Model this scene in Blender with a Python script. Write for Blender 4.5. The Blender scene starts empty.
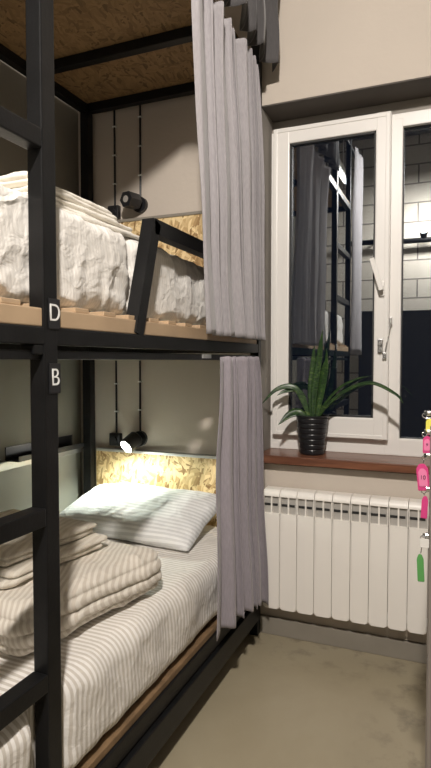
import bpy, bmesh, math, random
from mathutils import Vector, Matrix, noise
random.seed(7)
PI = math.pi
SC = bpy.context.scene
COL = SC.collection

# ------------------------------------------------------------------ materials
def new_mat(name):
    m = bpy.data.materials.new(name); m.use_nodes = True
    nt = m.node_tree; b = nt.nodes['Principled BSDF']
    return m, nt, b
def N(nt, t, **kw):
    n = nt.nodes.new(t)
    for k, v in kw.items():
        if k.startswith('i_'):
            n.inputs[k[2:].replace('_', ' ')].default_value = v
        else: setattr(n, k, v)
    return n
def ramp(nt, stops, interp='LINEAR'):
    r = nt.nodes.new('ShaderNodeValToRGB'); r.color_ramp.interpolation = interp
    e = r.color_ramp.elements
    while len(e) < len(stops): e.new(0.5)
    for i, (p, c) in enumerate(stops):
        e[i].position = p; e[i].color = (*c, 1)
    return r
def coords(nt, scale=(1, 1, 1), rot=(0, 0, 0), kind='Object'):
    tc = nt.nodes.new('ShaderNodeTexCoord'); mp = nt.nodes.new('ShaderNodeMapping')
    mp.inputs['Scale'].default_value = scale; mp.inputs['Rotation'].default_value = rot
    nt.links.new(tc.outputs[kind], mp.inputs['Vector']); return mp.outputs['Vector']
def bump(nt, b, src, strength, dist=0.01):
    bp = nt.nodes.new('ShaderNodeBump'); bp.inputs['Strength'].default_value = strength; bp.inputs['Distance'].default_value = dist
    nt.links.new(src, bp.inputs['Height']); nt.links.new(bp.outputs['Normal'], b.inputs['Normal'])
def plain(name, col, rough=.5, metal=0., var=.06, scale=8., bmp=0., bscale=60., spec=.5):
    m, nt, b = new_mat(name)
    n = N(nt, 'ShaderNodeTexNoise'); n.inputs['Scale'].default_value = scale; n.inputs['Detail'].default_value = 4
    nt.links.new(coords(nt), n.inputs['Vector'])
    r = ramp(nt, [(.3, tuple(c * (1 - var) for c in col)), (.7, tuple(min(1, c * (1 + var)) for c in col))])
    nt.links.new(n.outputs['Fac'], r.inputs['Fac']); nt.links.new(r.outputs['Color'], b.inputs['Base Color'])
    b.inputs['Roughness'].default_value = rough; b.inputs['Metallic'].default_value = metal
    b.inputs['Specular IOR Level'].default_value = spec
    if bmp:
        n2 = N(nt, 'ShaderNodeTexNoise'); n2.inputs['Scale'].default_value = bscale; n2.inputs['Detail'].default_value = 5
        nt.links.new(coords(nt), n2.inputs['Vector']); bump(nt, b, n2.outputs['Fac'], bmp)
    return m
def osb(name, dark, mid, light, rot=(0, 0, 0)):
    m, nt, b = new_mat(name); L = nt.links
    cs = []
    wn = N(nt, 'ShaderNodeTexNoise'); wn.inputs['Scale'].default_value = 5
    base = coords(nt, rot=rot); L.new(base, wn.inputs['Vector'])
    mixv = N(nt, 'ShaderNodeVectorMath', operation='SCALE'); mixv.inputs['Scale'].default_value = .10
    L.new(wn.outputs['Color'], mixv.inputs[0])
    addv = N(nt, 'ShaderNodeVectorMath', operation='ADD'); L.new(base, addv.inputs[0]); L.new(mixv.outputs[0], addv.inputs[1])
    for a, s in ((.45, (22, 85, 1)), (-.6, (20, 76, 1)), (1.4, (24, 95, 1))):
        mp = nt.nodes.new('ShaderNodeMapping'); mp.inputs['Rotation'].default_value = (0, 0, a); mp.inputs['Scale'].default_value = s
        # rotate before scaling: two mappings
        mp1 = nt.nodes.new('ShaderNodeMapping'); mp1.inputs['Rotation'].default_value = (0, 0, a)
        mp.inputs['Rotation'].default_value = (0, 0, 0)
        L.new(addv.outputs[0], mp1.inputs['Vector']); L.new(mp1.outputs['Vector'], mp.inputs['Vector'])
        v = N(nt, 'ShaderNodeTexVoronoi'); v.inputs['Scale'].default_value = 1; L.new(mp.outputs['Vector'], v.inputs['Vector'])
        sp = N(nt, 'ShaderNodeSeparateColor'); L.new(v.outputs['Color'], sp.inputs[0]); cs.append((sp.outputs[0], sp.outputs[1], v.outputs['Distance']))
    cur = cs[0][0]
    for k in (1, 2):
        gt = N(nt, 'ShaderNodeMath', operation='GREATER_THAN'); L.new(cs[k][1], gt.inputs[0]); gt.inputs[1].default_value = .52
        mx = N(nt, 'ShaderNodeMix', data_type='FLOAT'); L.new(gt.outputs[0], mx.inputs['Factor']); L.new(cur, mx.inputs['A']); L.new(cs[k][0], mx.inputs['B'])
        cur = mx.outputs['Result']
    r = ramp(nt, [(0, dark), (.13, tuple((a + c) / 2 for a, c in zip(dark, mid))), (.3, mid), (.7, light), (1, tuple(min(1, c * 1.12) for c in light))])
    L.new(cur, r.inputs['Fac']); L.new(r.outputs['Color'], b.inputs['Base Color'])
    b.inputs['Roughness'].default_value = .6; bump(nt, b, cur, .25, .004)
    return m
def stripes(name, c1, c2, period, axis=(0, 1, 0), warp=.006, rough=.75, sheen=.2, duty=.5, crease=.45):
    m, nt, b = new_mat(name); L = nt.links
    v = coords(nt)
    n = N(nt, 'ShaderNodeTexNoise'); n.inputs['Scale'].default_value = 4; n.inputs['Detail'].default_value = 2; L.new(v, n.inputs['Vector'])
    d = N(nt, 'ShaderNodeVectorMath', operation='DOT_PRODUCT'); L.new(v, d.inputs[0]); d.inputs[1].default_value = axis
    w = N(nt, 'ShaderNodeMath', operation='MULTIPLY_ADD'); L.new(n.outputs['Fac'], w.inputs[0]); w.inputs[1].default_value = warp * 2; L.new(d.outputs['Value'], w.inputs[2])
    s = N(nt, 'ShaderNodeMath', operation='MULTIPLY'); L.new(w.outputs[0], s.inputs[0]); s.inputs[1].default_value = 2 * PI / period
    si = N(nt, 'ShaderNodeMath', operation='SINE'); L.new(s.outputs[0], si.inputs[0])
    r = ramp(nt, [(.35, c1), (.65, c2)])
    mr = N(nt, 'ShaderNodeMapRange'); mr.inputs['From Min'].default_value = -1; L.new(si.outputs[0], mr.inputs['Value'])
    L.new(mr.outputs['Result'], r.inputs['Fac']); L.new(r.outputs['Color'], b.inputs['Base Color'])
    b.inputs['Roughness'].default_value = rough; b.inputs['Sheen Weight'].default_value = sheen
    b.inputs['Specular IOR Level'].default_value = .25
    n2 = N(nt, 'ShaderNodeTexNoise'); n2.inputs['Scale'].default_value = 22; n2.inputs['Detail'].default_value = 5; n2.inputs['Distortion'].default_value = .8; L.new(v, n2.inputs['Vector'])
    n3 = N(nt, 'ShaderNodeTexNoise'); n3.inputs['Scale'].default_value = 4.5; n3.inputs['Detail'].default_value = 2; n3.inputs['Distortion'].default_value = .3; L.new(v, n3.inputs['Vector'])
    sb = N(nt, 'ShaderNodeMath', operation='SUBTRACT'); L.new(n3.outputs['Fac'], sb.inputs[0]); sb.inputs[1].default_value = .5
    ab = N(nt, 'ShaderNodeMath', operation='ABSOLUTE'); L.new(sb.outputs[0], ab.inputs[0])
    cr = N(nt, 'ShaderNodeMapRange'); cr.inputs['From Max'].default_value = .06; cr.inputs['To Min'].default_value = .45 if crease > .5 else .22; cr.inputs['To Max'].default_value = 0; L.new(ab.outputs[0], cr.inputs['Value'])
    ad = N(nt, 'ShaderNodeMath', operation='ADD'); L.new(cr.outputs['Result'], ad.inputs[0]); L.new(n2.outputs['Fac'], ad.inputs[1])
    bump(nt, b, ad.outputs[0], crease, .012)
    return m
def fabric(name, col, var=.08, rough=.9, stretch=(1, 1, 1)):
    m, nt, b = new_mat(name); L = nt.links
    v = coords(nt, scale=(220, 220, 40)); n = N(nt, 'ShaderNodeTexNoise'); n.inputs['Scale'].default_value = 1; n.inputs['Detail'].default_value = 3; L.new(v, n.inputs['Vector'])
    r = ramp(nt, [(.3, tuple(c * (1 - var) for c in col)), (.7, tuple(c * (1 + var) for c in col))])
    L.new(n.outputs['Fac'], r.inputs['Fac']); L.new(r.outputs['Color'], b.inputs['Base Color'])
    b.inputs['Roughness'].default_value = rough; b.inputs['Sheen Weight'].default_value = .3; b.inputs['Specular IOR Level'].default_value = .15
    bump(nt, b, n.outputs['Fac'], .3, .002); return m
def emis(name, col, st):
    m, nt, b = new_mat(name)
    b.inputs['Base Color'].default_value = (*col, 1); b.inputs['Emission Color'].default_value = (*col, 1); b.inputs['Emission Strength'].default_value = st
    return m

M = {}
M['wall'] = plain('wall_paint', (.56, .495, .425), .85, var=.03, scale=2.2, bmp=.12, bscale=40)
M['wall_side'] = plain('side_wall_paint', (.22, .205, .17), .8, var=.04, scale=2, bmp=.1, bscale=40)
M['wall_low'] = plain('lower_wall_panel', (.40, .40, .35), .7, var=.03, scale=2)
M['ceil'] = plain('ceiling_paint', (.16, .155, .145), .9)
M['black'] = plain('black_painted_steel', (.008, .008, .0085), .42, var=.25, scale=14, bmp=.05, bscale=120, spec=.28)
M['reveal'] = plain('shade_toned_reveal', (.105, .092, .08), .85, var=.04)  # wall tone darkened to imitate the shade under the window soffit
M['jamb'] = plain('shade_toned_jamb', (.30, .275, .245), .85, var=.04)  # wall tone greyed to imitate the weaker light inside the opening
M['blackplastic'] = plain('black_plastic', (.016, .016, .018), .35)
M['pot'] = plain('black_pot_plastic', (.012, .012, .014), .32)
M['soil'] = plain('soil', (.03, .022, .015), .95, var=.5, scale=60)
M['osb'] = osb('osb_board', (.27, .15, .055), (.60, .41, .19), (.80, .62, .34), rot=(PI / 2, 0, 0))
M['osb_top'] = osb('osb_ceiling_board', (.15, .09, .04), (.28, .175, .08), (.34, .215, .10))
M['pine'] = plain('pale_pine', (.47, .335, .21), .55, var=.12, scale=6)
M['ply'] = plain('brown_plywood_edge', (.20, .125, .065), .6, var=.25, scale=20)
M['sheet'] = stripes('striped_sheet', (.86, .83, .79), (.62, .575, .515), .0180, (0, 1, 0), .020)
M['pillow'] = stripes('striped_pillowcase', (.88, .88, .87), (.70, .70, .69), .020, (0.0, .75, .75), .006)
M['duvet'] = stripes('striped_duvet_cover', (.74, .69, .61), (.60, .54, .46), .0155, (.95, .35, .3), .02)
M['towel'] = stripes('folded_blanket_cover', (.72, .67, .58), (.62, .565, .475), .022, (1, .2, 0), .02, duty=.4)
M['upduvet'] = stripes('white_duvet_cover', (.84, .81, .76), (.76, .73, .68), .012, (.1, 1, .15), .03, crease=.6)
M['uptowel'] = plain('ivory_folded_cloth', (.82, .78, .70), .85, var=.04, bmp=.4, bscale=30)
M['curtain'] = fabric('grey_linen_curtain', (.335, .315, .325))
M['curtain2'] = fabric('lilac_grey_curtain', (.29, .262, .285))
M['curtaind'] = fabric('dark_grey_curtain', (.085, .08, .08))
M['pvc'] = plain('white_pvc', (.80, .775, .74), .32, var=.015, scale=3)
M['rad'] = plain('white_radiator_enamel', (.90, .86, .80), .35, var=.012, scale=3)
M['radgrey'] = plain('radiator_recess', (.42, .40, .37), .5)
M['chrome'] = plain('brushed_chrome', (.7, .7, .7), .25, metal=1.)
M['steeltrim'] = plain('aluminium_trim', (.55, .55, .54), .4, metal=.6)
M['rubber'] = plain('gasket_rubber', (.02, .02, .02), .6)
M['white'] = plain('white_letter', (.85, .85, .83), .5)
M['base'] = plain('grey_skirting_paint', (.255, .23, .19), .6, var=.08, scale=6)
M['locker'] = plain('greyish_locker_steel', (.23, .20, .175), .5, var=.04)
M['pink'] = plain('pink_plastic', (.62, .06, .22), .35, var=.05)
M['pinkl'] = plain('pale_pink_insert', (.78, .22, .40), .4, var=.04)
M['yellow'] = plain('yellow_plastic', (.75, .68, .12), .35)
M['green'] = plain('green_plastic', (.10, .32, .09), .35)
M['clear'] = plain('clear_tag_plastic', (.72, .70, .66), .2)
M['ink'] = plain('dark_ink', (.10, .02, .04), .6)
M['led'] = emis('led_tube', (1, .97, .9), 9)
M['bulb'] = emis('lit_lens', (1, .99, .93), 30)
M['greenled'] = emis('green_lit_slat', (.30, .85, .6), 1.1)
M['lens'] = plain('dark_lens', (.35, .33, .3), .15)

def sill_mat():
    m, nt, b = new_mat('dark_red_wood'); L = nt.links
    v = coords(nt, scale=(2, 30, 30)); n = N(nt, 'ShaderNodeTexNoise'); n.inputs['Scale'].default_value = 2; n.inputs['Detail'].default_value = 6; n.inputs['Distortion'].default_value = .5
    L.new(v, n.inputs['Vector']); r = ramp(nt, [(.3, (.10, .038, .022)), (.7, (.23, .095, .052))]); L.new(n.outputs['Fac'], r.inputs['Fac'])
    L.new(r.outputs['Color'], b.inputs['Base Color']); b.inputs['Roughness'].default_value = .28; return m
M['sill'] = sill_mat()
def floor_mat():
    m, nt, b = new_mat('sealed_concrete_floor'); L = nt.links
    v = coords(nt)
    n = N(nt, 'ShaderNodeTexNoise'); n.inputs['Scale'].default_value = 1.6; n.inputs['Detail'].default_value = 7; n.inputs['Roughness'].default_value = .6; n.inputs['Distortion'].default_value = .4; L.new(v, n.inputs['Vector'])
    r = ramp(nt, [(.25, (.31, .265, .18)), (.5, (.35, .30, .205)), (.75, (.39, .34, .24))]); L.new(n.outputs['Fac'], r.inputs['Fac'])
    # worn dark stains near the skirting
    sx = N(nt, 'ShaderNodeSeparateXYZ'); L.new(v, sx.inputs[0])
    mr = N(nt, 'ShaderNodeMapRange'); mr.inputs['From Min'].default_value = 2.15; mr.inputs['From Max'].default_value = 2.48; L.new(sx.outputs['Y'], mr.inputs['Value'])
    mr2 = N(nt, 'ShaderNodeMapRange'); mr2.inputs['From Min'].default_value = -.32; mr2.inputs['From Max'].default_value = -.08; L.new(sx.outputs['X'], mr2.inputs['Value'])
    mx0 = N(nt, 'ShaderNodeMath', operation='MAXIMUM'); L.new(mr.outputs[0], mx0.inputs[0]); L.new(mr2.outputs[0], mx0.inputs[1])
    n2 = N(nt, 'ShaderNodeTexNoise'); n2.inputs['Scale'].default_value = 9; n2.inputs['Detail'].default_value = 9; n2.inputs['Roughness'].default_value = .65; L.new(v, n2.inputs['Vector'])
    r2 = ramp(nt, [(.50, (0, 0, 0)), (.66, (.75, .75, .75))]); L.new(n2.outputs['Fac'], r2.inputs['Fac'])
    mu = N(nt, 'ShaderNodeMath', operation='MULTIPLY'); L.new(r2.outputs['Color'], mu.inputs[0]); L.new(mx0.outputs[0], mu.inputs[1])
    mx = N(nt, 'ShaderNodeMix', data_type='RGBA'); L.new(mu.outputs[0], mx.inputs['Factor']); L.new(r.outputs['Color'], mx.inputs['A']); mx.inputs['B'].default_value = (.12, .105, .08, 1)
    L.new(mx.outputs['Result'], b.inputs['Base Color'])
    b.inputs['Roughness'].default_value = .38; bump(nt, b, n2.outputs['Fac'], .08, .01); return m
M['floor'] = floor_mat()
def block_mat():
    m, nt, b = new_mat('painted_block_wall'); L = nt.links
    v = coords(nt, rot=(-PI / 2, 0, 0))
    br = N(nt, 'ShaderNodeTexBrick'); L.new(v, br.inputs['Vector']); br.inputs['Scale'].default_value = 1
    br.inputs['Brick Width'].default_value = .42; br.inputs['Row Height'].default_value = .22; br.inputs['Mortar Size'].default_value = .009
    br.inputs['Color1'].default_value = (.62, .57, .5, 1); br.inputs['Color2'].default_value = (.56, .52, .46, 1); br.inputs['Mortar'].default_value = (.22, .2, .18, 1)
    L.new(br.outputs['Color'], b.inputs['Base Color']); b.inputs['Roughness'].default_value = .8
    return m
M['block'] = block_mat()
def glass_mat():
    # night window pane: mirrors the room strongly, lets the dark outside through
    m = bpy.data.materials.new('window_glass'); m.use_nodes = True; nt = m.node_tree; nt.nodes.clear(); L = nt.links
    o = nt.nodes.new('ShaderNodeOutputMaterial'); g = nt.nodes.new('ShaderNodeBsdfGlossy'); g.inputs['Roughness'].default_value = .0; g.inputs['Color'].default_value = (.88, .92, .95, 1)
    t = nt.nodes.new('ShaderNodeBsdfTransparent'); t.inputs['Color'].default_value = (.75, .8, .85, 1)
    mx = nt.nodes.new('ShaderNodeMixShader')
    n = nt.nodes.new('ShaderNodeTexNoise'); n.inputs['Scale'].default_value = 1.5
    mr = nt.nodes.new('ShaderNodeMapRange'); mr.inputs['To Min'].default_value = .36; mr.inputs['To Max'].default_value = .42
    L.new(n.outputs['Fac'], mr.inputs['Value']); L.new(mr.outputs[0], mx.inputs[0])
    L.new(t.outputs[0], mx.inputs[1]); L.new(g.outputs[0], mx.inputs[2]); L.new(mx.outputs[0], o.inputs['Surface']); return m
M['glass'] = glass_mat()
def leaf_mat():
    m, nt, b = new_mat('snake_plant_leaf'); L = nt.links
    v = coords(nt, scale=(1, 1, 2.5)); n = N(nt, 'ShaderNodeTexNoise'); n.inputs['Scale'].default_value = 34; n.inputs['Detail'].default_value = 4; n.inputs['Distortion'].default_value = 1.2
    L.new(v, n.inputs['Vector']); r = ramp(nt, [(.38, (.010, .028, .010)), (.56, (.030, .072, .018)), (.72, (.12, .17, .045))]); L.new(n.outputs['Fac'], r.inputs['Fac'])
    L.new(r.outputs['Color'], b.inputs['Base Color']); b.inputs['Roughness'].default_value = .35; return m
M['leaf'] = leaf_mat()
M['leafedge'] = plain('leaf_margin', (.20, .28, .06), .4, var=.15)

# ------------------------------------------------------------------ object helpers
def link(name, bm, mat, parent=None, smooth=False, weld=False):
    me = bpy.data.meshes.new(name)
    bmesh.ops.recalc_face_normals(bm, faces=bm.faces[:])
    if smooth:
        for f in bm.faces: f.smooth = True
    bm.to_mesh(me); bm.free()
    o = bpy.data.objects.new(name, me); COL.objects.link(o)
    if mat is not None: me.materials.append(mat)
    if parent is not None:
        o.parent = parent; o.matrix_parent_inverse = Matrix.Identity(4)
        w = root_loc(parent)
        o.location = (0, 0, 0)
        for vtx in me.vertices: vtx.co -= w
    return o
def root_loc(p):
    v = Vector((0, 0, 0))
    while p is not None: v += p.location; p = p.parent
    return v
def tag(o, label, cat, group=None, kind=None):
    o['label'] = label; o['category'] = cat
    if group: o['group'] = group
    if kind: o['kind'] = kind
    return o
def empty(name, loc, label, cat, group=None, kind=None):
    o = bpy.data.objects.new(name, None); COL.objects.link(o); o.location = loc; o.empty_display_size = .1
    return tag(o, label, cat, group, kind)
def add_box(bm, x0, x1, y0, y1, z0, z1, bev=.0, seg=2):
    b2 = bmesh.new(); bmesh.ops.create_cube(b2, size=1)
    for v in b2.verts:
        v.co = Vector(((x0 + x1) / 2 + v.co.x * (x1 - x0), (y0 + y1) / 2 + v.co.y * (y1 - y0), (z0 + z1) / 2 + v.co.z * (z1 - z0)))
    if bev: bmesh.ops.bevel(b2, geom=b2.edges[:], offset=bev, segments=seg, affect='EDGES', profile=.6)
    merge(bm, b2)
def merge(bm, b2):
    me = bpy.data.meshes.new('t'); b2.to_mesh(me); b2.free(); bm.from_mesh(me); bpy.data.meshes.remove(me)
def box(name, x0, x1, y0, y1, z0, z1, mat, parent=None, bev=.0, seg=2):
    bm = bmesh.new(); add_box(bm, x0, x1, y0, y1, z0, z1, bev, seg); return link(name, bm, mat, parent)
def add_tube(bm, pts, r, n=10, cap=True):
    pts = [Vector(p) for p in pts]; rings = []
    up = None
    for i, p in enumerate(pts):
        t = (pts[min(i + 1, len(pts) - 1)] - pts[max(i - 1, 0)]).normalized()
        if up is None: up = Vector((0, 0, 1)) if abs(t.z) < .9 else Vector((1, 0, 0))
        a = t.cross(up).normalized(); b = t.cross(a).normalized(); up = -b if False else up
        rr = r[i] if isinstance(r, (list, tuple)) else r
        rings.append([bm.verts.new(p + a * rr * math.cos(2 * PI * k / n) + b * rr * math.sin(2 * PI * k / n)) for k in range(n)])
    for i in range(len(rings) - 1):
        for k in range(n): bm.faces.new((rings[i][k], rings[i][(k + 1) % n], rings[i + 1][(k + 1) % n], rings[i + 1][k]))
    if cap: bm.faces.new(rings[0][::-1]); bm.faces.new(rings[-1])
def tube(name, pts, r, mat, parent=None, n=10):
    bm = bmesh.new(); add_tube(bm, pts, r, n); return link(name, bm, mat, parent, smooth=n > 6)
def add_bar(bm, p, q, w, h, side=(1, 0, 0)):
    """square bar p->q, w along SIDE, h across"""
    p, q = Vector(p), Vector(q); t = (q - p).normalized(); s = Vector(side).normalized(); u = t.cross(s).normalized()
    vs = [bm.verts.new(c + s * a * w / 2 + u * b * h / 2) for c in (p, q) for a, b in ((-1, -1), (1, -1), (1, 1), (-1, 1))]
    for f in ((0, 1, 2, 3), (7, 6, 5, 4), (0, 4, 5, 1), (1, 5, 6, 2), (2, 6, 7, 3), (3, 7, 4, 0)): bm.faces.new([vs[i] for i in f])
    return vs
def add_lathe(bm, prof, cx, cy, n=40):
    rings = []
    for r, z in prof:
        rings.append([bm.verts.new((cx + r * math.cos(2 * PI * k / n), cy + r * math.sin(2 * PI * k / n), z)) for k in range(n)])
    for i in range(len(rings) - 1):
        for k in range(n): bm.faces.new((rings[i][k], rings[i][(k + 1) % n], rings[i + 1][(k + 1) % n], rings[i + 1][k]))
    bm.faces.new(rings[0][::-1]); bm.faces.new(rings[-1])
def grid_box(nx, ny, nz):
    """unit cube (-1..1) surface with a regular grid on every face, welded"""
    bm = bmesh.new(); cache = {}
    def vt(i, j, k):
        key = (i, j, k)
        if key not in cache: cache[key] = bm.verts.new((2 * i / nx - 1, 2 * j / ny - 1, 2 * k / nz - 1))
        return cache[key]
    for i in range(nx):
        for j in range(ny):
            for k in (0, nz): bm.faces.new((vt(i, j, k), vt(i + 1, j, k), vt(i + 1, j + 1, k), vt(i, j + 1, k)))
    for i in range(nx):
        for k in range(nz):
            for j in (0, ny): bm.faces.new((vt(i, j, k), vt(i + 1, j, k), vt(i + 1, j, k + 1), vt(i, j, k + 1)))
    for j in range(ny):
        for k in range(nz):
            for i in (0, nx): bm.faces.new((vt(i, j, k), vt(i, j + 1, k), vt(i, j + 1, k + 1), vt(i, j, k + 1)))
    return bm
def soft_slab(name, c, half, r, mat, parent=None, res=(40, 60, 10), amp=.006, freq=5., seed=0., warp=None, layers=0, inset=.015, shift=.012, floorz=None, rotz=0.):
    """rounded padded slab; LAYERS > 1 gives the folded look: one soft lobe per layer round the sides"""
    bm = grid_box(*res); h = Vector(half); c = Vector(c); rnd = random.Random(int(seed * 17) + 3)
    sh = [(rnd.uniform(-1, 1) * shift, rnd.uniform(-1, 1) * shift) for _ in range(max(1, layers))]
    R = Matrix.Rotation(rotz, 3, 'Z')
    for v in bm.verts:
        u = v.co.copy()
        p = Vector((u.x * h.x, u.y * h.y, u.z * h.z))
        inner = Vector([max(-(h[i] - r), min(h[i] - r, p[i])) for i in range(3)]); d = p - inner
        if d.length > 1e-6: q = inner + d.normalized() * r
        else: q = p
        nrm = (q - inner).normalized() if d.length > 1e-6 else Vector((0, 0, 1))
        if layers > 1:
            zr = (q.z + h.z) / (2 * h.z); li = min(layers - 1, int(zr * layers)); ph = zr * layers - li
            side = max(abs(u.x), abs(u.y))
            if side > .8:
                k = (side - .8) / .2; lobe = 1 - math.sqrt(max(0, 1 - (2 * ph - 1) ** 2))
                wav = noise.noise(Vector((q.x * 5, q.y * 5, li * 3.1 + seed)))
                sx, sy = sh[li]
                hx = Vector((u.x, u.y, 0)); hx.normalize()
                q -= hx * inset * lobe * k; q += Vector((sx * abs(u.x), sy * abs(u.y), 0)) * k + hx * wav * inset * .8 * k
                q.z += .35 * (2 * h.z / layers) * noise.noise(Vector((q.x * 4, q.y * 4, seed + 9))) * (1 - abs(2 * zr - 1)) 
        w = R @ q
        nn = noise.fractal(Vector((w.x * freq + seed, w.y * freq, w.z * freq * 1.4)), .9, 2.1, 4)
        rd = 1 - abs(noise.noise(Vector((w.x * freq * .7 + seed * 2, w.y * freq * .9, w.z * freq + 4))))
        q = q + nrm * (amp * nn + amp * 1.2 * (rd ** 6 - .3))
        q = R @ q + c
        if warp: q = warp(q, u)
        if floorz is not None: q.z = max(floorz, q.z)
        v.co = q
    return link(name, bm, mat, parent, smooth=True)

def curtain(name, y0t, y1t, y0b, y1b, zt, zb, x, amp, folds, mat, parent=None, seed=0., hem=None, nz=60, nu=260, flare=None, pinch=.0, dz=None, th=.003, pw=1.0):
    """hanging pleated cloth in the plane x = const, pleats deepen towards the hem"""
    bm = bmesh.new(); rows = []
    for j in range(nz + 1):
        t = j / nz; row = []
        for i in range(nu + 1):
            s = i / nu
            sw = s + .018 * math.sin(2 * PI * s * 3.3 + seed) + .01 * noise.noise(Vector((s * 4, t * 1.5, seed)))
            ya = y0t + (y0b - y0t) * (t ** .8); yb = y1t + (y1b - y1t) * (t ** .6)
            ph = 2 * PI * folds * (max(0, sw) ** pw) + seed + .5 * noise.noise(Vector((s * 3 + seed, t * 2.2, 1)))
            a = amp * (.55 + .45 * t + (pinch * (1 - t) ** 6)) * (.75 + .5 * noise.noise(Vector((s * 7, seed, .3 + t * .8))))
            sh_ = 2 * abs(math.sin(ph / 2)) ** .8 - 1; xx = x + a * (.8 * sh_ + .2 * math.sin(ph * .37 + seed))
            yy = ya + (yb - ya) * s + .35 * (yb - ya) / folds * math.sin(ph + 1.2) * .5
            xx += .012 * noise.noise(Vector((s * 2.5, t * 3, seed + 7))) + (flare(s, t) if flare else 0)
            zz = zt + (zb - zt) * t
            if dz: zz += dz(s, t)
            zz += (.004 * math.sin(ph)) * (1 - t) ** 4
            row.append(bm.verts.new((xx, yy, zz)))
        rows.append(row)
    for j in range(nz):
        for i in range(nu): bm.faces.new((rows[j][i], rows[j][i + 1], rows[j + 1][i + 1], rows[j + 1][i]))
    o = link(name, bm, mat, parent, smooth=True)
    md = o.modifiers.new('thick', 'SOLIDIFY'); md.thickness = th; md.offset = 0
    return o

def text_obj(name, s, size, mat, loc, xdir, ydir, parent=None, bold=.0):
    cu = bpy.data.curves.new('txt', 'FONT'); cu.body = s; cu.size = size; cu.extrude = .0006; cu.offset = bold; cu.align_x = 'CENTER'; cu.align_y = 'CENTER'
    t = bpy.data.objects.new('txt', cu); COL.objects.link(t); bpy.context.view_layer.update()
    me = bpy.data.meshes.new_from_object(t.evaluated_get(bpy.context.evaluated_depsgraph_get()))
    COL.objects.unlink(t); bpy.data.objects.remove(t)
    X = Vector(xdir); Y = Vector(ydir); Z = X.cross(Y); loc = Vector(loc)
    w = root_loc(parent) if parent else Vector((0, 0, 0))
    for v in me.vertices: v.co = loc + X * v.co.x + Y * v.co.y + Z * v.co.z - w
    me.name = name; me.materials.clear(); me.materials.append(mat)
    o = bpy.data.objects.new(name, me); COL.objects.link(o)
    if parent: o.parent = parent
    return o

# ------------------------------------------------------------------ the room
WY = 2.48        # window wall
LX = -1.80       # wall behind the bunk's long side
RX = 1.35; BY = -1.75; CZ = 3.85
OX0, OX1, OZ0, OZ1 = -.82, .95, .81, 2.386       # window opening
def S(o, label, cat): return tag(o, label, cat, kind='structure')
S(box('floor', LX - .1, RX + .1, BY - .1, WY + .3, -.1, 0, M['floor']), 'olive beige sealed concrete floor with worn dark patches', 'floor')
S(box('ceiling', LX - .1, RX + .1, BY - .1, WY + .3, CZ, CZ + .1, M['ceil']), 'grey painted ceiling above the bunk and window', 'ceiling')
bm = bmesh.new()
add_box(bm, LX - .1, OX0, WY, WY + .3, 0, CZ); add_box(bm, OX1, RX + .1, WY, WY + .3, 0, CZ)
add_box(bm, OX0, OX1, WY, WY + .3, 0, OZ0 - .03); add_box(bm, OX0, OX1, WY, WY + .3, OZ1, CZ)
S(link('wall_front', bm, M['wall']), 'beige painted wall with the deep window opening', 'wall')
S(box('wall_left', LX - .1, LX, BY, WY, 0, CZ, M['wall_side']), 'grey painted wall along the inner side of the bunk', 'wall')
S(box('wall_right', RX, RX + .1, BY, WY, 0, CZ, M['wall_side']), 'beige wall on the side opposite the bunk', 'wall')
S(box('wall_back', LX, RX, BY - .1, BY, 0, CZ, M['block']), 'painted block wall mirrored in the window panes', 'wall')
S(box('baseboard_front', -.86, RX, WY - .018, WY, 0, .08, M['base'], bev=.004), 'grey painted skirting under the radiator', 'baseboard')
S(box('trim_1', LX, LX + .018, .3, WY - .02, .775, .812, M['steeltrim'], bev=.003), 'grey metal strip along the side wall beside the lower bunk', 'trim')
S(box('trim_2', LX, LX + .008, .3, WY - .02, .05, .775, M['wall_low'], bev=.002), 'pale panel on the side wall below the grey strip', 'wall panel')

# window reveal: thin sheets whose dark colour stands in for the shade there
S(box('trim_4', OX0 + .003, OX1 - .003, WY + .001, 2.66, OZ1 - .006, OZ1 - .0005, M['reveal']), 'underside of the window opening with its shade painted in', 'window reveal')
S(box('trim_5', OX0 + .0005, OX0 + .006, WY + .001, 2.6345, .829, OZ1 - .007, M['jamb']), 'side of the window opening by the curtains with its shade painted in', 'window reveal')
# window sill
bm = bmesh.new(); add_box(bm, OX0 - .012, OX1 + .02, WY - .052, WY, .792, .828, .004)
add_box(bm, OX0, OX1, WY - .002, 2.64, .792, .828, .0)
S(link('trim_3', bm, M['sill']), 'dark red-brown wooden window sill above the white radiator', 'window sill')

# window: frame, sash, mullion, fixed pane
win = empty('window_1', (-.3, 2.66, .83), 'white plastic window with opening sash and fixed pane on the window wall', 'window', kind='structure')
FY0, FY1 = 2.635, 2.70
bm = bmesh.new()
add_box(bm, OX0, OX0 + .05, FY0 + .001, FY1, .83, 2.30, .004)
add_box(bm, -.285, -.222, FY0 - .001, FY1, .83, 2.30, .004)
add_box(bm, OX0, OX1, FY0, FY1, 2.262, 2.32, .004)
add_box(bm, OX0, OX1, FY0, FY1, .828, .905, .004)
add_box(bm, .62, OX1, FY0 + .001, FY1, .83, 2.30, .004)
link('window_frame', bm, M['pvc'], win)
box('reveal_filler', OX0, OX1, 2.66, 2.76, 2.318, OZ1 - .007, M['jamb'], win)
box('fixed_pane', -.224, .62, 2.668, 2.676, .90, 2.268, M['glass'], win)
bm = bmesh.new()
for a in ((-.224, -.218, .90, 2.268), (.614, .62, .90, 2.268)): add_box(bm, a[0], a[1], 2.658, 2.668, a[2], a[3])
for a in ((.90, .908), (2.258, 2.264)): add_box(bm, -.224, .62, 2.656, 2.668, a[0], a[1])
link('gasket', bm, M['rubber'], win)
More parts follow.
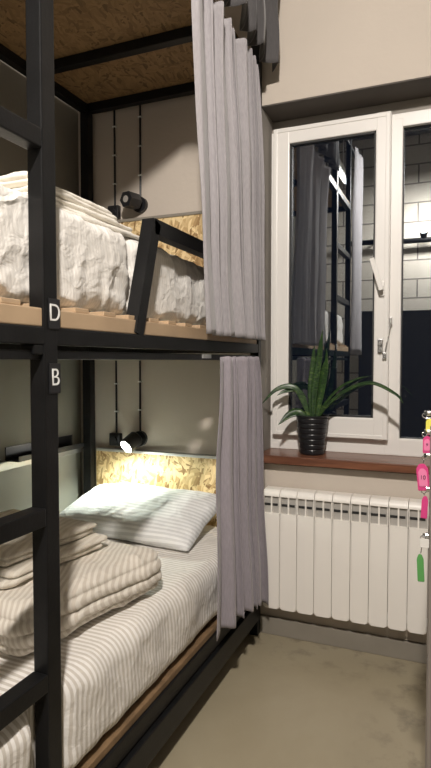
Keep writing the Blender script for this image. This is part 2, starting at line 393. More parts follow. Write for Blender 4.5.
# sash
SX0, SX1, SZ0, SZ1 = -.796, -.268, .897, 2.323
GX0, GX1, GZ0, GZ1 = -.718, -.332, .995, 2.248
SY0, SY1 = 2.598, 2.655
bm = bmesh.new()
add_box(bm, SX0, GX0, SY0, SY1, SZ0, SZ1, .006); add_box(bm, GX1, SX1, SY0, SY1, SZ0, SZ1, .006)
add_box(bm, GX0 - .008, GX1 + .008, SY0 + .0007, SY1 - .001, SZ0 + .0005, GZ0, .006); add_box(bm, GX0 - .008, GX1 + .008, SY0 + .0007, SY1 - .001, GZ1, SZ1 - .0005, .006)
# raised outer lip
add_box(bm, SX0 + .004, SX0 + .022, SY0 - .004, SY0 + .01, SZ0 + .004, SZ1 - .004, .003); add_box(bm, SX1 - .022, SX1 - .004, SY0 - .004, SY0 + .01, SZ0 + .004, SZ1 - .004, .003)
add_box(bm, SX0 + .020, SX1 - .020, SY0 - .0035, SY0 + .01, SZ0 + .0045, SZ0 + .022, .003); add_box(bm, SX0 + .020, SX1 - .020, SY0 - .0035, SY0 + .01, SZ1 - .022, SZ1 - .0045, .003)
sash = link('sash', bm, M['pvc'], win)
bm = bmesh.new()
for a in ((GX0, GX0 + .007, GZ0, GZ1), (GX1 - .007, GX1, GZ0, GZ1), (GX0, GX1, GZ0, GZ0 + .007), (GX0, GX1, GZ1 - .007, GZ1)): add_box(bm, a[0], a[1], 2.606, 2.622, a[2], a[3])
link('gasket', bm, M['rubber'], sash)
box('pane', GX0, GX1, 2.622, 2.630, GZ0, GZ1, M['glass'], sash)
# handle, lock button, restrictor
bm = bmesh.new()
add_box(bm, -.312, -.286, SY0 - .012, SY0 - .003, 1.53, 1.60, .008, 3)
add_bar(bm, (-.299, SY0 - .012, 1.565), (-.299, SY0 - .040, 1.565), .016, .016)
add_bar(bm, (-.297, SY0 - .044, 1.553), (-.337, SY0 - .048, 1.69), .013, .018, side=(0, 1, 0))
link('handle', bm, M['pvc'], sash)
bm = bmesh.new()
add_box(bm, -.314, -.292, SY0 - .007, SY0 - .003, 1.28, 1.345, .003)
for z in (1.325, 1.295):
    add_tube(bm, [(-.303, SY0 - .004, z), (-.303, SY0 - .02, z)], .009, 14)
link('lock_button', bm, M['chrome'], sash)
bm = bmesh.new(); add_tube(bm, [(-.262, 2.615, 1.42), (-.283, 2.585, 1.27)], .0035, 8); add_box(bm, -.268, -.256, 2.61, 2.636, 1.405, 1.44, .003); add_box(bm, -.292, -.275, 2.58, 2.598, 1.255, 1.285, .003)
link('restrictor_arm', bm, M['chrome'], win)

# ------------------------------------------------------------------ radiator
rad = empty('radiator', (-.4, 2.40, .12), 'white sectional aluminium radiator hung under the wooden sill', 'radiator')
x = -.772; sw = .0762; RYF = 2.388; gap = .0012
for k in range(12):
    a, b = x + k * sw + gap, x + (k + 1) * sw - gap
    bm = bmesh.new()
    z0_, z1_, rc = .156, .580, .010; pts = []
    for cx_, cz_, a0 in ((a + rc, z0_ + rc, PI), (b - rc, z0_ + rc, 1.5 * PI), (b - .003, z1_ - .003, 0), (a + .003, z1_ - .003, .5 * PI)):
        rr = rc if cz_ < .3 else .003
        for q_ in range(6): pts.append((cx_ + rr * math.cos(a0 + PI / 2 * q_ / 5), cz_ + rr * math.sin(a0 + PI / 2 * q_ / 5)))
    b3 = bmesh.new(); f1 = [b3.verts.new((p_[0], RYF, p_[1])) for p_ in pts]; f2 = [b3.verts.new((p_[0], RYF + .014, p_[1])) for p_ in pts]
    ff = b3.faces.new(f1); b3.faces.new(f2[::-1])
    for q_ in range(len(pts)): b3.faces.new((f1[q_], f2[q_], f2[(q_ + 1) % len(pts)], f1[(q_ + 1) % len(pts)]))
    bmesh.ops.bevel(b3, geom=[e for e in ff.edges], offset=.004, segments=3, affect='EDGES'); merge(bm, b3)
    add_box(bm, (a + b) / 2 - .004, (a + b) / 2 + .004, RYF + .01, RYF + .07, .17, .57)   # fin
    add_box(bm, a + .003, b - .003, RYF + .012, RYF + .075, .566, .579, .002)
    # rounded top cap
    n = 8; prof = []
    for i in range(n + 1):
        an = PI / 2 * i / n; prof.append((RYF + .028 - .026 * math.cos(an), .655 + .028 * math.sin(an)))
    prof += [(RYF + .075, .683), (RYF + .075, .655)]
    L_ = [bm.verts.new((a, y, z)) for y, z in prof]; R_ = [bm.verts.new((b, y, z)) for y, z in prof]
    bm.faces.new(L_); bm.faces.new(R_[::-1])
    for i in range(len(prof)):
        j = (i + 1) % len(prof); bm.faces.new((L_[i], R_[i], R_[j], L_[j]))
    add_box(bm, a, a + .003, RYF + .004, RYF + .05, .575, .66); add_box(bm, b - .003, b, RYF + .004, RYF + .05, .575, .66)
    add_box(bm, (a + b) / 2 - .003, (a + b) / 2 + .003, RYF + .004, RYF + .05, .575, .66)
    s = link('section', bm, M['rad'], rad)
    bm = bmesh.new(); add_box(bm, a + .004, b - .004, RYF + .014, RYF + .02, .580, .657)
    link('recess', bm, M['radgrey'], s)
    box('slot', a + .004, (a + b) / 2 + .026, RYF + .0115, RYF + .0145, .612, .622, M['rubber'], s)
bm = bmesh.new()
for z in (.19, .64): add_tube(bm, [(x - .02, 2.43, z), (x + 12 * sw, 2.43, z)], .016, 12)
link('manifold', bm, M['rad'], rad, smooth=True)
for xx in (x + 2 * sw, x + 9 * sw): box('wall_mount', xx - .01, xx + .01, 2.44, WY - .002, .63, .65, M['rad'], rad)

# ------------------------------------------------------------------ bunk bed
FX = -.807; TB = .04
bunk = empty('bunk_bed', (-1.3, 1.4, 0), 'black steel bunk bed with chipboard canopy and built-in ladder', 'bunk bed')
def bar(name, x0, x1, y0, y1, z0, z1, mat='black', parent=None, bev=.0035): return box(name, x0, x1, y0, y1, z0, z1, M[mat], parent or bunk, bev)
bar('post', FX - TB, FX, .985, 1.030, 0, 3.2)                 # ladder upright seen in front
bar('post', FX - TB, FX, .42, .46, 0, 3.2)
bar('post', FX - TB, FX, 2.425, 2.465, 0, 3.2)                 # by the curtains
bar('post', -1.735, -1.690, 2.405, 2.450, 0, 2.478)
bar('post', -1.735, -1.690, .42, .46, 0, 2.478)
for z in (.566, .932, 1.737, 2.12):
    bar('rung', FX - TB, FX, .46, .985, z - TB, z)
# upper bunk frame
bar('side_rail', FX - TB, FX - .0005, .46, 2.425, 1.284, 1.322)
bar('side_rail', -1.735, -1.695, .46, 2.405, 1.284, 1.322)
bar('end_rail', -1.690, FX - TB, 2.41, 2.45, 1.284, 1.322)
bar('end_rail', -1.690, FX - TB, .42, .46, 1.284, 1.322)
# lower bunk frame
bar('side_rail', FX - TB, FX, .46, 2.425, .176, .232)
bar('side_rail', FX - .032, FX + .014, .46, 2.425, .088, .170)
bar('side_rail', -1.735, -1.695, .46, 2.405, .176, .232)
bar('end_rail', -1.690, FX - TB, 2.41, 2.45, .176, .232)
bar('end_rail', -1.690, FX - TB, .42, .46, .176, .232)
# canopy frame
bar('canopy_rail', FX - TB, FX, .46, 2.425, 2.478, 2.518)
bar('canopy_rail', -1.735, -1.695, .46, 2.45, 2.478, 2.518)
bar('canopy_rail', -1.695, FX - TB, 2.41, 2.45, 2.478, 2.518)
bar('canopy_rail', -1.695, FX - TB, 1.24, 1.28, 2.478, 2.518)
bar('canopy_rail', -1.695, FX - TB, 2.01, 2.05, 2.478, 2.518)
bar('canopy_rail', -1.695, FX - TB, .42, .46, 2.478, 2.518)
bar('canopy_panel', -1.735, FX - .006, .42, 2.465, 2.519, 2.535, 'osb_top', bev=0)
# curtain tube under the upper side rail
bar('curtain_tube', FX - .034, FX - .010, .46, 2.425, 1.252, 1.272, bev=.003)
bm = bmesh.new(); add_box(bm, FX - .03, FX - .004, 1.83, 1.90, 1.258, 1.272); link('bracket', bm, M['steeltrim'], bunk)
# guard rail
bm = bmesh.new()
for p, q in (((FX - .02, 1.385, 1.322), (FX - .02, 1.492, 1.655)), ((FX - .02, 1.478, 1.640), (FX - .02, 2.425, 1.640))):
    add_bar(bm, p, q, .039, .044)
link('guard_rail', bm, M['black'], bunk)
# slats and wooden boards
bar('side_board', FX - .034, FX - .006, .46, 2.42, 1.3225, 1.362, 'pine', bev=.003)
bar('side_board', -1.69, -1.665, .46, 2.42, 1.3225, 1.362, 'pine', bev=.003)
y = .52
while y < 2.38:
    bar('slat', -1.69, FX - .012, y, y + .055, 1.3625, 1.374, 'pine', bev=.002); y += .118
bar('side_board', FX - .036, FX - .007, .46, 2.42, .2325, .254, 'ply', bev=.003)
bar('mattress_base', -1.735, FX - .038, .46, 2.42, .2325, .253, 'ply', bev=0)
bar('weld_plate', FX - .0395, FX - .002, .955, .985, 1.262, 1.284)
# letters
for ch, z in (('D', 1.352), ('B', 1.212)):
    pl = box('letter_plate', FX, FX + .0025, .998, 1.036, z - .034, z + .032, M['blackplastic'], bunk, .002)
    t = text_obj('letter', ch, .054, M['white'], (FX + .003, 1.017, z), (0, 1, 0), (0, 0, 1), pl, -.0004)
    pl['label'] = 'black plate with the white letter ' + ch

# wooden headboards on the window wall
for (z0, z1, lab) in ((.40, .790, 'bright chipboard headboard lit by the lamp behind the lower pillow'), (1.62, 1.930, 'chipboard headboard with dark top edge behind the upper bunk')):
    hb = empty('headboard', (-1.27, 2.465, z0), lab, 'headboard', 'chipboard headboards')
    box('board', -1.688, -.856, 2.4525, 2.479, z0, z1, M['osb'], hb)
    e = box('edge_strip', -1.688, -.856, 2.446, 2.4795, z1, z1 + .014, M['steeltrim'] if z0 < 1 else M['base'], hb, .002)
    if z0 < 1:
        bm = bmesh.new()
        for xx in (-1.55, -1.2, -.95): add_tube(bm, [(xx, 2.446, z1 + .007), (xx, 2.444, z1 + .007)], .004, 8)
        link('screw', bm, M['blackplastic'], hb) if False else bm.free()

# mattresses and bedding
def dent(q):
    # the cloth gives way behind the ladder upright
    k = max(0, 1 - max(0, abs(q.y - 1.007) - .030) / .05); k = k * k * (3 - 2 * k)
    lim = -.852; return q.x if q.x < lim else q.x + (lim - q.x) * k
def sheetwarp(q, u):
    if u.x > .7:
        w = .5 + .5 * (1 - abs(u.z)); q.x += w * (.012 * noise.noise(Vector((q.y * 8, q.z * 6, 3))) + .006 * noise.noise(Vector((q.y * 22 + q.z * 20, q.z * 7, 5))))
        q.x = min(q.x, -.804)
        if q.z < .31: q.z += .006 * noise.noise(Vector((q.y * 7, 1, 3)))
    if u.z > .9: q.z += .004 * noise.noise(Vector((q.x * 5, q.y * 9, 3)))
    q.z = min(q.z, .5085)
    q.x = max(-1.687, dent(q)); q.y = min(q.y, 2.402); return q
mt = soft_slab('mattress', (-1.253, 1.433, .380), (.440, .966, .121), .055, M['sheet'], res=(56, 150, 20), amp=.004, freq=5, seed=1.3, floorz=.2565, warp=sheetwarp)
tag(mt, 'lower bunk mattress in a white sheet with grey stripes', 'mattress', 'mattresses on the bunk')
def upwarp(q, u):
    if u.x > .55:
        q.x += .016 * noise.noise(Vector((q.y * 5, q.z * 8, 1.7))) + .007 * noise.noise(Vector((q.y * 16 + q.z * 18, q.z * 9, 2.7)))
        q.x -= .020 * math.exp(-((q.y - 1.435) / .022) ** 2)
    if u.z > .3:
        q.z += .012 * noise.noise(Vector((q.x * 2.2, q.y * 2.6, .3))) + .024 * max(0, min(1, (1.35 - q.y) / .3)); q.z -= .02 * max(0, min(1, (q.y - 1.5) / .6)) - .01
        q.z = min(q.z, 1.607)
    q.x = max(-1.685, min(q.x, -.8515)); q.y = max(.47, min(q.y, 2.402)); q.z = max(q.z, 1.376); return q
mu = soft_slab('mattress', (-1.262, 1.43, 1.488), (.410, .955, .112), .050, M['upduvet'], res=(60, 230, 34), amp=.007, freq=9, seed=4.2, warp=upwarp)
tag(mu, 'thick upper bunk mattress in a crumpled white sheet', 'mattress', 'mattresses on the bunk')

# folded cloths on upper duvet
def fold(name, c, half, layers, mat, label, cat, seed, group, rotz=0, amp=.005, r=None, inset=.014, shift=.012, res=None, zlim=(0, 9)):
    def warp(q, u):
        q.z = max(zlim[0], min(zlim[1], q.z)); return q
    o = soft_slab(name, c, half, r or min(half[2] * .8, .05), mat, res=res or (44, 50, 8 * layers), amp=amp, freq=7, seed=seed, layers=layers, inset=inset, shift=shift, rotz=rotz, warp=warp)
    return tag(o, label, cat, group)
fold('blanket', (-1.15, 1.29, 1.616), (.27, .30, .007), 1, M['uptowel'], 'thin ivory blanket lying flat under the folded towels on the upper mattress', 'blanket', 5.5, 'folded linen on the upper bunk', -.04, r=.006, amp=.002, zlim=(1.609, 1.622), res=(44, 50, 4))
fold('folded_towel', (-1.15, 1.30, 1.643), (.23, .24, .020), 2, M['uptowel'], 'ivory folded towel between the thin blanket and the topmost towel', 'towel', 5.9, 'folded linen on the upper bunk', .02, zlim=(1.624, 1.660))
fold('folded_towel', (-1.15, 1.265, 1.680), (.22, .20, .019), 2, M['uptowel'], 'ivory folded towel topmost on the upper mattress', 'towel', 6.1, 'folded linen on the upper bunk', .03, zlim=(1.662, 1.72))

# folded bedding on lower bunk
fold('folded_duvet', (-1.20, 1.395, .577), (.300, .290, .067), 4, M['duvet'], 'thick striped beige folded duvet lying on the lower mattress', 'duvet', 8.3, 'folded linen on the lower bunk', -.17, amp=.006, inset=.012, shift=.008, zlim=(.511, .645))
fold('folded_sheet', (-1.26, 1.375, .668), (.215, .20, .021), 2, M['towel'], 'cream folded sheet between the thick folded duvet and the top towel', 'sheet', 9.7, 'folded linen on the lower bunk', -.12, amp=.004, zlim=(.647, .687))
fold('folded_towel', (-1.28, 1.375, .708), (.19, .185, .019), 2, M['towel'], 'cream folded towel topmost of the pile on the lower bunk', 'towel', 11.2, 'folded linen on the lower bunk', -.10, amp=.004, zlim=(.689, .74))

# pillow
def pillow(name, c, hx, hy, hz, tilt, yaw, mat, label):
    nx, ny = 60, 44; bm = bmesh.new(); R = Matrix.Rotation(yaw, 3, 'Z') @ Matrix.Rotation(tilt, 3, 'X'); c = Vector(c); sides = []
    for sgn in (1, -1):
        rows = []
        for j in range(ny + 1):
            row = []
            for i in range(nx + 1):
                u, v = 2 * i / nx - 1, 2 * j / ny - 1
                prof = max(0, (1 - abs(u) ** 2.8)) ** .42 * max(0, (1 - abs(v) ** 2.8)) ** .42
                px = hx * u * (1 - .07 * (1 - v * v) ** 1 * 0 - .05 * v * v * (abs(u) ** 2) * 0) * (1 - .05 * (1 - abs(v)) * (abs(u) ** 4))
                py = hy * v * (1 - .06 * (1 - abs(u)) * (abs(v) ** 4))
                pz = sgn * hz * prof * (1 if sgn > 0 else .55)
                wr = noise.fractal(Vector((px * 9, py * 9, sgn * 2.)), .9, 2, 4) * .006 * min(1, prof * 2)
                pz += sgn * wr + .01 * noise.noise(Vector((px * 3, py * 3, 2)))
                w_ = R @ Vector((px, py, pz)) + c; w_.z = max(w_.z, .5105); w_.y = min(w_.y, 2.438); row.append(bm.verts.new(w_))
            rows.append(row)
        for j in range(ny):
            for i in range(nx): bm.faces.new((rows[j][i], rows[j][i + 1], rows[j + 1][i + 1], rows[j + 1][i]))
    bmesh.ops.remove_doubles(bm, verts=bm.verts[:], dist=.0008)
    return tag(link(name, bm, mat, smooth=True), label, 'pillow')
pillow('pillow', (-1.29, 2.19, .566), .352, .215, .084, .25, -.02, M['pillow'], 'plump white striped pillow leaning on the lower headboard')

# ------------------------------------------------------------------ curtains
def hooks(parent, y0, y1, z, n, xx=-.80):
    for k in range(n):
        yy = y0 + (y1 - y0) * k / (n - 1)
        bm = bmesh.new(); add_tube(bm, [(xx + .012 * math.cos(a), yy, z + .012 * math.sin(a)) for a in [2 * PI * i / 14 for i in range(15)]], .002, 6, cap=False)
        link('curtain_ring', bm, M['black'], parent, smooth=True)
cu = curtain('curtain', 1.60, 2.25, 1.715, 2.375, 2.45, 1.338, -.764, .036, 8.0, M['curtain'], seed=.8, flare=lambda s, t: -.004 * s, pw=1.25, pinch=.5)
tag(cu, 'light grey curtain drawn back in front of the upper bunk', 'curtain', 'bunk curtains')
cl = curtain('curtain', 1.88, 2.25, 1.795, 2.365, 1.262, .285, -.762, .036, 6.0, M['curtain2'], seed=4.4, flare=lambda s, t: -.006 * (1 - t) + .004 * t, dz=lambda s, t: -.10 * s * s * t, pw=1.4, pinch=.3)
tag(cl, 'lilac grey curtain gathered in front of the lower bunk', 'curtain', 'bunk curtains')
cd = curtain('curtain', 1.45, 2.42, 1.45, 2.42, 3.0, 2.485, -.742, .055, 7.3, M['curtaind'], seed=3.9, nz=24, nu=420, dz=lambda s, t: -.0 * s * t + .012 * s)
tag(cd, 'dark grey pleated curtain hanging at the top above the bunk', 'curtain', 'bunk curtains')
cn = curtain('curtain', .10, .40, .08, .44, 3.0, 1.30, -.775, .026, 4, M['curtain'], seed=5.9, nz=30, nu=160)
tag(cn, 'grey curtain near the foot of the bunk mirrored in the glass', 'curtain', 'bunk curtains')
bar('curtain_tube', FX - .03, FX - .005, .0, 2.45, 3.0, 3.025)

# ------------------------------------------------------------------ wall lamps, switches, shelf
def wall_lamp(z, lit, label, x0=-1.440):
    t = empty('reading_lamp', (x0, WY, z), label, 'lamp', 'reading lamps on the bunk wall')
    bm = bmesh.new(); add_tube(bm, [(x0, WY - .001, z), (x0, WY - .022, z)], .038, 26); link('mount', bm, M['blackplastic'], t)
    d = Vector((-.30, -.78, -.50)).normalized() if lit else Vector((-.22, -.95, -.02)).normalized()
    a = Vector((x0 - .002, WY - .045, z + .006)); 
    bm = bmesh.new(); add_tube(bm, [(x0, WY - .02, z), tuple(a)], .010, 12); link('swivel', bm, M['blackplastic'], t)
    b = a + d * .072
    bm = bmesh.new(); add_tube(bm, [tuple(a - d * .012), tuple(a), tuple(b)], [.028, .039, .039], 6 if not lit else 24)
    hd = link('lamp_head', bm, M['blackplastic'], t)
    bm = bmesh.new(); add_tube(bm, [tuple(b), tuple(b + d * .0015)], .033 if lit else .016, 24); link('lens', bm, M['bulb'] if lit else M['lens'], hd)
    top = z + (1.24 if z > 1.5 else .395)
    bm = bmesh.new(); add_tube(bm, [(x0, WY - .008, z + .03), (x0, WY - .008, min(top, 2.50 if z > 1.5 else 1.25))], .005, 8); link('cable', bm, M['blackplastic'], t)
    for k in range(1, 3 if z < 1.5 else 4):
        box('cable_clip', x0 - .009, x0 + .009, WY - .015, WY - .001, z + .14 * k, z + .14 * k + .006, M['white'], t)
    return b, d
lb, ld = wall_lamp(.862, True, 'lit black reading lamp above the lower headboard')
wall_lamp(2.010, False, 'unlit black reading lamp above the upper headboard', -1.432)
for z, lab in ((.850, 'small black switch box beside the lit lower lamp'), (1.985, 'small black switch box beside the unlit upper lamp')):
    x0 = -1.578
    t = empty('switch_box', (x0, WY, z), lab, 'switch', 'switch boxes on the bunk wall')
    box('housing', x0 - .031, x0 + .031, WY - .03, WY - .001, z - .03, z + .034, M['blackplastic'], t, .006)
    bm = bmesh.new(); add_tube(bm, [(x0, WY - .03, z), (x0, WY - .04, z)], .017, 18); link('knob', bm, M['blackplastic'], t)
    bm = bmesh.new(); add_tube(bm, [(x0, WY - .008, z + .034), (x0, WY - .008, 2.50 if z > 1.5 else 1.25)], .005, 8); link('cable', bm, M['blackplastic'], t)
    for k in range(1, 3 if z < 1.5 else 4):
        box('cable_clip', x0 - .009, x0 + .009, WY - .015, WY - .001, z + .14 * k, z + .14 * k + .006, M['white'], t)
sh = empty('wall_shelf', (LX, 2.2, .815), 'narrow black metal ledge shelf on the side wall of the lower bunk', 'shelf')
bm = bmesh.new(); add_box(bm, LX, LX + .004, 1.93, 2.40, .815, .872); link('back_plate', bm, M['blackplastic'], sh)
bm = bmesh.new(); add_box(bm, LX + .004, LX + .075, 1.93, 2.40, .812, .817); link('ledge', bm, M['blackplastic'], sh)
bm = bmesh.new(); add_box(bm, LX + .072, LX + .076, 1.93, 2.40, .817, .835); link('front_lip', bm, M['blackplastic'], sh)

# ------------------------------------------------------------------ plant
PX, PY, PZ = -.590, 2.540, .829
plant = empty('potted_snake_plant', (PX, PY, PZ), 'snake plant with arching mottled leaves in a black pot on the sill', 'potted plant')
prof = [(.050, PZ)]
for k in range(7):
    z0 = PZ + .002 + k * .0235; r0 = .052 + k * .0028
    prof += [(r0, z0), (r0 + .0022, z0 + .004), (r0 + .0022, z0 + .018), (r0, z0 + .0225)]
prof += [(.073, PZ + .168), (.073, PZ + .176), (.066, PZ + .176), (.064, PZ + .155)]
bm = bmesh.new(); add_lathe(bm, prof, PX, PY); link('pot', bm, M['pot'], plant, smooth=False)
bm = bmesh.new(); add_lathe(bm, [(.001, PZ + .150), (.0635, PZ + .150), (.0635, PZ + .160), (.001, PZ + .163)], PX, PY, 24); link('soil', bm, M['soil'], plant)
def leaf(pts, w, twist=0., face=(0, -1, 0)):
    """Catmull-Rom leaf blade through PTS, W greatest width, edged with paler margins"""
    P = [Vector(p) for p in pts]; P = [P[0] * 2 - P[1]] + P + [P[-1] * 2 - P[-2]]
    C = []
    for i in range(1, len(P) - 2):
        for k in range(9):
            t = k / 9; C.append(.5 * ((2 * P[i]) + (P[i + 1] - P[i - 1]) * t + (2 * P[i - 1] - 5 * P[i] + 4 * P[i + 1] - P[i + 2]) * t * t + (3 * P[i] - P[i - 1] - 3 * P[i + 1] + P[i + 2]) * t ** 3))
    C.append(P[-2]); n = len(C); bm = bmesh.new(); rows = []; f = Vector(face)
    for i, c in enumerate(C):
        s = i / (n - 1); t = (C[min(i + 1, n - 1)] - C[max(i - 1, 0)]).normalized()
        sd = t.cross(f).normalized(); fr = sd.cross(t).normalized()
        an = twist * s; sd2 = sd * math.cos(an) + fr * math.sin(an); fr2 = fr * math.cos(an) - sd * math.sin(an)
        ww = w * (.5 + .5 * min(1, s / .35)) * (1 - max(0, (s - .5) / .5) ** 1.8) + .0006
        rows.append([bm.verts.new(c + sd2 * ww * q + fr2 * (-.35 * ww * (1 - q * q))) for q in (-.5, -.25, 0, .25, .5)])
    for i in range(n - 1):
        for j in range(4): bm.faces.new((rows[i][j], rows[i][j + 1], rows[i + 1][j + 1], rows[i + 1][j]))
    o = link('leaf', bm, M['leaf'], plant, smooth=True); md = o.modifiers.new('thick', 'SOLIDIFY'); md.thickness = .003
    return o
b = PZ + .158
leaf([(PX + .005, PY, b), (PX + .006, PY + .002, b + .12), (PX + .028, PY + .005, b + .28), (PX + .045, PY + .0, b + .405)], .031)
leaf([(PX + .022, PY - .01, b), (PX + .038, PY - .008, b + .10), (PX + .060, PY - .01, b + .22), (PX + .066, PY - .01, b + .315)], .026, .3)
leaf([(PX - .008, PY + .01, b), (PX - .012, PY + .012, b + .12), (PX - .002, PY + .016, b + .25), (PX + .004, PY + .018, b + .335)], .027, -.2)
leaf([(PX + .01, PY + .02, b), (PX + .02, PY + .024, b + .1), (PX + .035, PY + .02, b + .2), (PX + .05, PY + .02, b + .26)], .022, .5)
leaf([(PX - .01, PY - .02, b), (PX - .03, PY - .025, b + .07), (PX - .075, PY - .035, b + .145), (PX - .15, PY - .05, b + .135), (PX - .222, PY - .07, b + .060)], .026, .9, (0, -.6, .8))
leaf([(PX - .02, PY - .01, b), (PX - .035, PY - .01, b + .09), (PX - .07, PY - .02, b + .135), (PX - .12, PY - .04, b + .125), (PX - .15, PY - .05, b + .105)], .024, .6, (0, -.6, .8))
leaf([(PX - .015, PY - .03, b), (PX - .05, PY - .045, b + .035), (PX - .09, PY - .06, b + .025), (PX - .135, PY - .08, b - .025)], .040, .2, (0, -.8, .6))
leaf([(PX + .025, PY - .02, b + .0), (PX + .07, PY - .04, b + .065), (PX + .16, PY - .07, b + .14), (PX + .27, PY - .10, b + .175), (PX + .37, PY - .12, b + .13), (PX + .40, PY - .125, b + .09)], .026, .5, (0, -.7, .7))
leaf([(PX + .02, PY - .0, b + .0), (PX + .06, PY - .01, b + .075), (PX + .13, PY - .03, b + .150), (PX + .20, PY - .04, b + .185), (PX + .25, PY - .05, b + .195)], .017, .4, (0, -.7, .7))

# ------------------------------------------------------------------ locker with key tags
KY = 1.35; KX = -.0465
loc = empty('locker_cabinet', (KX + .25, KY + .2, 0), 'grey metal locker cabinet at the right edge with keys in its locks', 'locker')
box('body', KX, KX + .45, KY, KY + .42, 0, 1.118, M['locker'], loc, .004)
for k in range(4):
    z0 = .04 + k * .268
    d = box('door', KX - .0025, KX + .0005, KY + .02, KY + .40, z0, z0 + .258, M['locker'], loc, .001)
def lock(z, y):
    bm = bmesh.new(); add_tube(bm, [(KX - .0025, y, z), (KX - .009, y, z)], .007, 16); l = link('lock', bm, M['chrome'], loc, smooth=False)
    return l
def key_tag(lx, z_hook, dx, zc, w, h, mat, mat2, txt, label, y=KY + .03, tilt=0.):
    """metal key in the lock, split ring and a plastic fob hanging from it"""
    t = empty('hanging_key_tag', (KX - .02, y, z_hook), label, 'key tag', 'key tags hanging from the locker')
    bm = bmesh.new(); add_box(bm, KX - .016, KX - .0095, y - .001, y + .001, z_hook - .005, z_hook + .005, .0005); link('key', bm, M['chrome'], t)
    r = .005; cz = z_hook - .006; cxx = KX - .015
    ring = [(cxx + (r) * math.cos(a), y + .001 * math.sin(a * 2), cz + r * math.sin(a)) for a in [2 * PI * i / 18 for i in range(19)]]
    bm = bmesh.new(); add_tube(bm, ring, .0011, 6, cap=False); link('split_ring', bm, M['chrome'], t, smooth=True)
    X0 = dx; zt = zc + h / 2
    bm = bmesh.new(); add_tube(bm, [(cxx, y, cz - r), ((cxx + X0) / 2, y, (cz - r + zt) / 2), (X0, y, zt + .002)], .0012, 6); link('chain', bm, M['chrome'], t)
    R = Matrix.Rotation(tilt, 3, 'Y')
    def fob(w_, h_, d_, yo, nm, m_, par):
        b2 = bmesh.new(); pr = [(-w_ / 2, -h_ / 2), (w_ / 2, -h_ / 2), (w_ / 2, h_ * .32), (w_ * .22, h_ / 2), (-w_ * .22, h_ / 2), (-w_ / 2, h_ * .32)]
        F_ = [b2.verts.new(R @ Vector((a, -d_ / 2, c)) + Vector((X0, y + yo, zc))) for a, c in pr]; B_ = [b2.verts.new(R @ Vector((a, d_ / 2, c)) + Vector((X0, y + yo, zc))) for a, c in pr]
        b2.faces.new(F_); b2.faces.new(B_[::-1])
        for i in range(6): b2.faces.new((F_[i], B_[i], B_[(i + 1) % 6], F_[(i + 1) % 6]))
        bmesh.ops.bevel(b2, geom=b2.edges[:], offset=.0012, segments=2, affect='EDGES')
        return link(nm, b2, m_, par)
    body = fob(w, h, .004, 0, 'fob', mat, t)
    if mat2 is not None:
        ins = fob(w * .7, h * .66, .001, -.0025, 'paper_insert', mat2, body)
        if txt: text_obj('number', txt, w * .5, M['ink'], (X0, y - .0035, zc), (1, 0, 0), (0, 0, 1), ins)
    return t
PXM = .00225
def zz(py): return 1.25 - (py - 360) * PXM
def xx(px): return KX + (px - 428) * PXM
for py_ in (413, 432, 456, 490, 538): lock(zz(py_), KY + .03)
key_tag(0, zz(413), xx(427), zz(425.5), .020, .030, M['yellow'], M['pinkl'] if False else None, '', 'small yellow key tag highest of the hanging tags')
key_tag(0, zz(432), xx(424), zz(445), .018, .040, M['pink'], M['pinkl'], '9', 'small pink key tag just below the yellow one')
key_tag(0, zz(456), xx(420.5), zz(478.5), .026, .062, M['pink'], M['pinkl'], '10', 'large pink key tag with a number above the magenta one', tilt=-.10)
key_tag(0, zz(490), xx(422.5), zz(509), .014, .052, M['pink'], None, '', 'narrow magenta key tag below the large pink one', tilt=.05)
key_tag(0, zz(538), xx(419.5), zz(572), .015, .064, M['green'], None, '', 'green key tag lowest of the hanging tags', tilt=-.05)
ct = empty('hanging_key_tag', (xx(424), KY + .02, zz(545)), 'clear plastic key tag held sideways above the green one', 'key tag', 'key tags hanging from the locker')
box('fob', xx(418.5), xx(427.6), KY + .016, KY + .02, zz(549), zz(540), M['clear'], ct, .001)

# ------------------------------------------------------------------ things behind the camera that the panes mirror
pipe = empty('spot_rail', (.1, BY + .12, 2.62), 'black ceiling-high rail with spotlights on the block wall', 'light rail')
tube('rail', [(-1.2, BY + .12, 2.62), (1.2, BY + .12, 2.62)], .03, M['black'], pipe)
for xq in (-.9, .9): tube('bracket', [(xq, BY + .12, 2.62), (xq, BY + .002, 2.62)], .012, M['black'], pipe, 8)
for xq in (-.35, -.05, .5):
    bm = bmesh.new(); add_tube(bm, [(xq, BY + .12, 2.64), (xq, BY + .15, 2.70)], [.03, .045], 16); s_ = link('spot_head', bm, M['black'], pipe)
    bm = bmesh.new(); add_tube(bm, [(xq, BY + .15, 2.701), (xq, BY + .151, 2.703)], .03, 16); link('lens', bm, M['led'], s_)
cab = empty('wardrobe', (.1, BY + .25, 0), 'tall dark wardrobe with green lit slats against the block wall', 'wardrobe')
box('body', -1.0, 1.2, BY + .005, BY + .45, 0, 1.80, M['blackplastic'], cab, .005)
for k in range(9): box('lit_slat', -.06, .06, BY + .451, BY + .455, 1.18 + k * .06, 1.21 + k * .06, M['greenled'], cab)
led = empty('ceiling_lamp', (-1.15, -.6, 3.3), 'long white tube lamp under the ceiling beside the bunk', 'lamp')
box('housing', -1.19, -1.11, -1.3, .25, 3.24, 3.30, M['white'], led, .004)
for yq in (-1.1, .05): tube('suspension_rod', [(-1.15, yq, 3.30), (-1.15, yq, CZ - .002)], .005, M['white'], led, 8)
box('tube', -1.17, -1.13, -1.28, .23, 3.222, 3.24, M['led'], led)

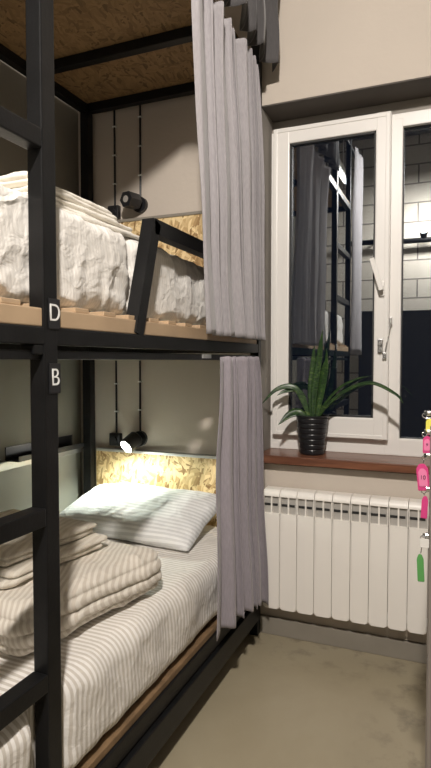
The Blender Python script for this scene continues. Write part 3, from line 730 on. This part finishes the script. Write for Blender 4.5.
# ------------------------------------------------------------------ lights
def area(name, loc, target, size, power, col, shape='SQUARE', sy=None):
    l = bpy.data.lights.new(name, 'AREA'); l.energy = power; l.color = col; l.size = size; l.shape = shape
    if sy: l.size_y = sy
    o = bpy.data.objects.new(name, l); COL.objects.link(o); o.location = loc
    o.rotation_euler = (Vector(target) - Vector(loc)).to_track_quat('-Z', 'Y').to_euler(); return o
area('main_light', (0.02, -.30, 2.96), (-.5, 1.9, 1.0), .12, 90, (1, .93, .86))
for xq in (-.35, .1): area('wall_wash_light', (xq, BY + .55, 2.95), (xq, BY, 2.3), .12, 22, (1, .93, .84))
l = bpy.data.lights.new('reading_light', 'SPOT'); l.energy = 9.5; l.color = (.91, 1, .87); l.spot_size = math.radians(170); l.spot_blend = .5; l.shadow_soft_size = .02
o = bpy.data.objects.new('reading_light', l); COL.objects.link(o); o.location = lb + ld * .06 + Vector((.02, -.06, 0))
o.rotation_euler = Vector((.25, .05, -1)).to_track_quat('-Z', 'Y').to_euler()

w = bpy.data.worlds.new('night'); SC.world = w; w.use_nodes = True
w.node_tree.nodes['Background'].inputs['Color'].default_value = (.012, .018, .035, 1); w.node_tree.nodes['Background'].inputs['Strength'].default_value = .6

# ------------------------------------------------------------------ camera
YAW, PIT, F = math.radians(22.7), math.radians(2.35), 572.
cy, sy, cp, sp = math.cos(YAW), math.sin(YAW), math.cos(PIT), math.sin(PIT)
fw = Vector((-sy * cp, cy * cp, -sp)); rt = Vector((cy, sy, 0)); up = Vector((-sy * sp, cy * sp, cp))
cam = bpy.data.cameras.new('camera'); cam.sensor_fit = 'HORIZONTAL'; cam.sensor_width = 36; cam.lens = 36 * F / 431; cam.clip_start = .02
co = bpy.data.objects.new('camera', cam); COL.objects.link(co)
m = Matrix((rt, up, -fw)).transposed().to_4x4(); m.translation = (0, 0, 1.25); co.matrix_world = m
SC.camera = co
SC.view_settings.view_transform = 'Standard'
SC.view_settings.look = 'None'
SC.view_settings.exposure = 0
SC.cycles.max_bounces = 8
SC.cycles.use_denoising = True
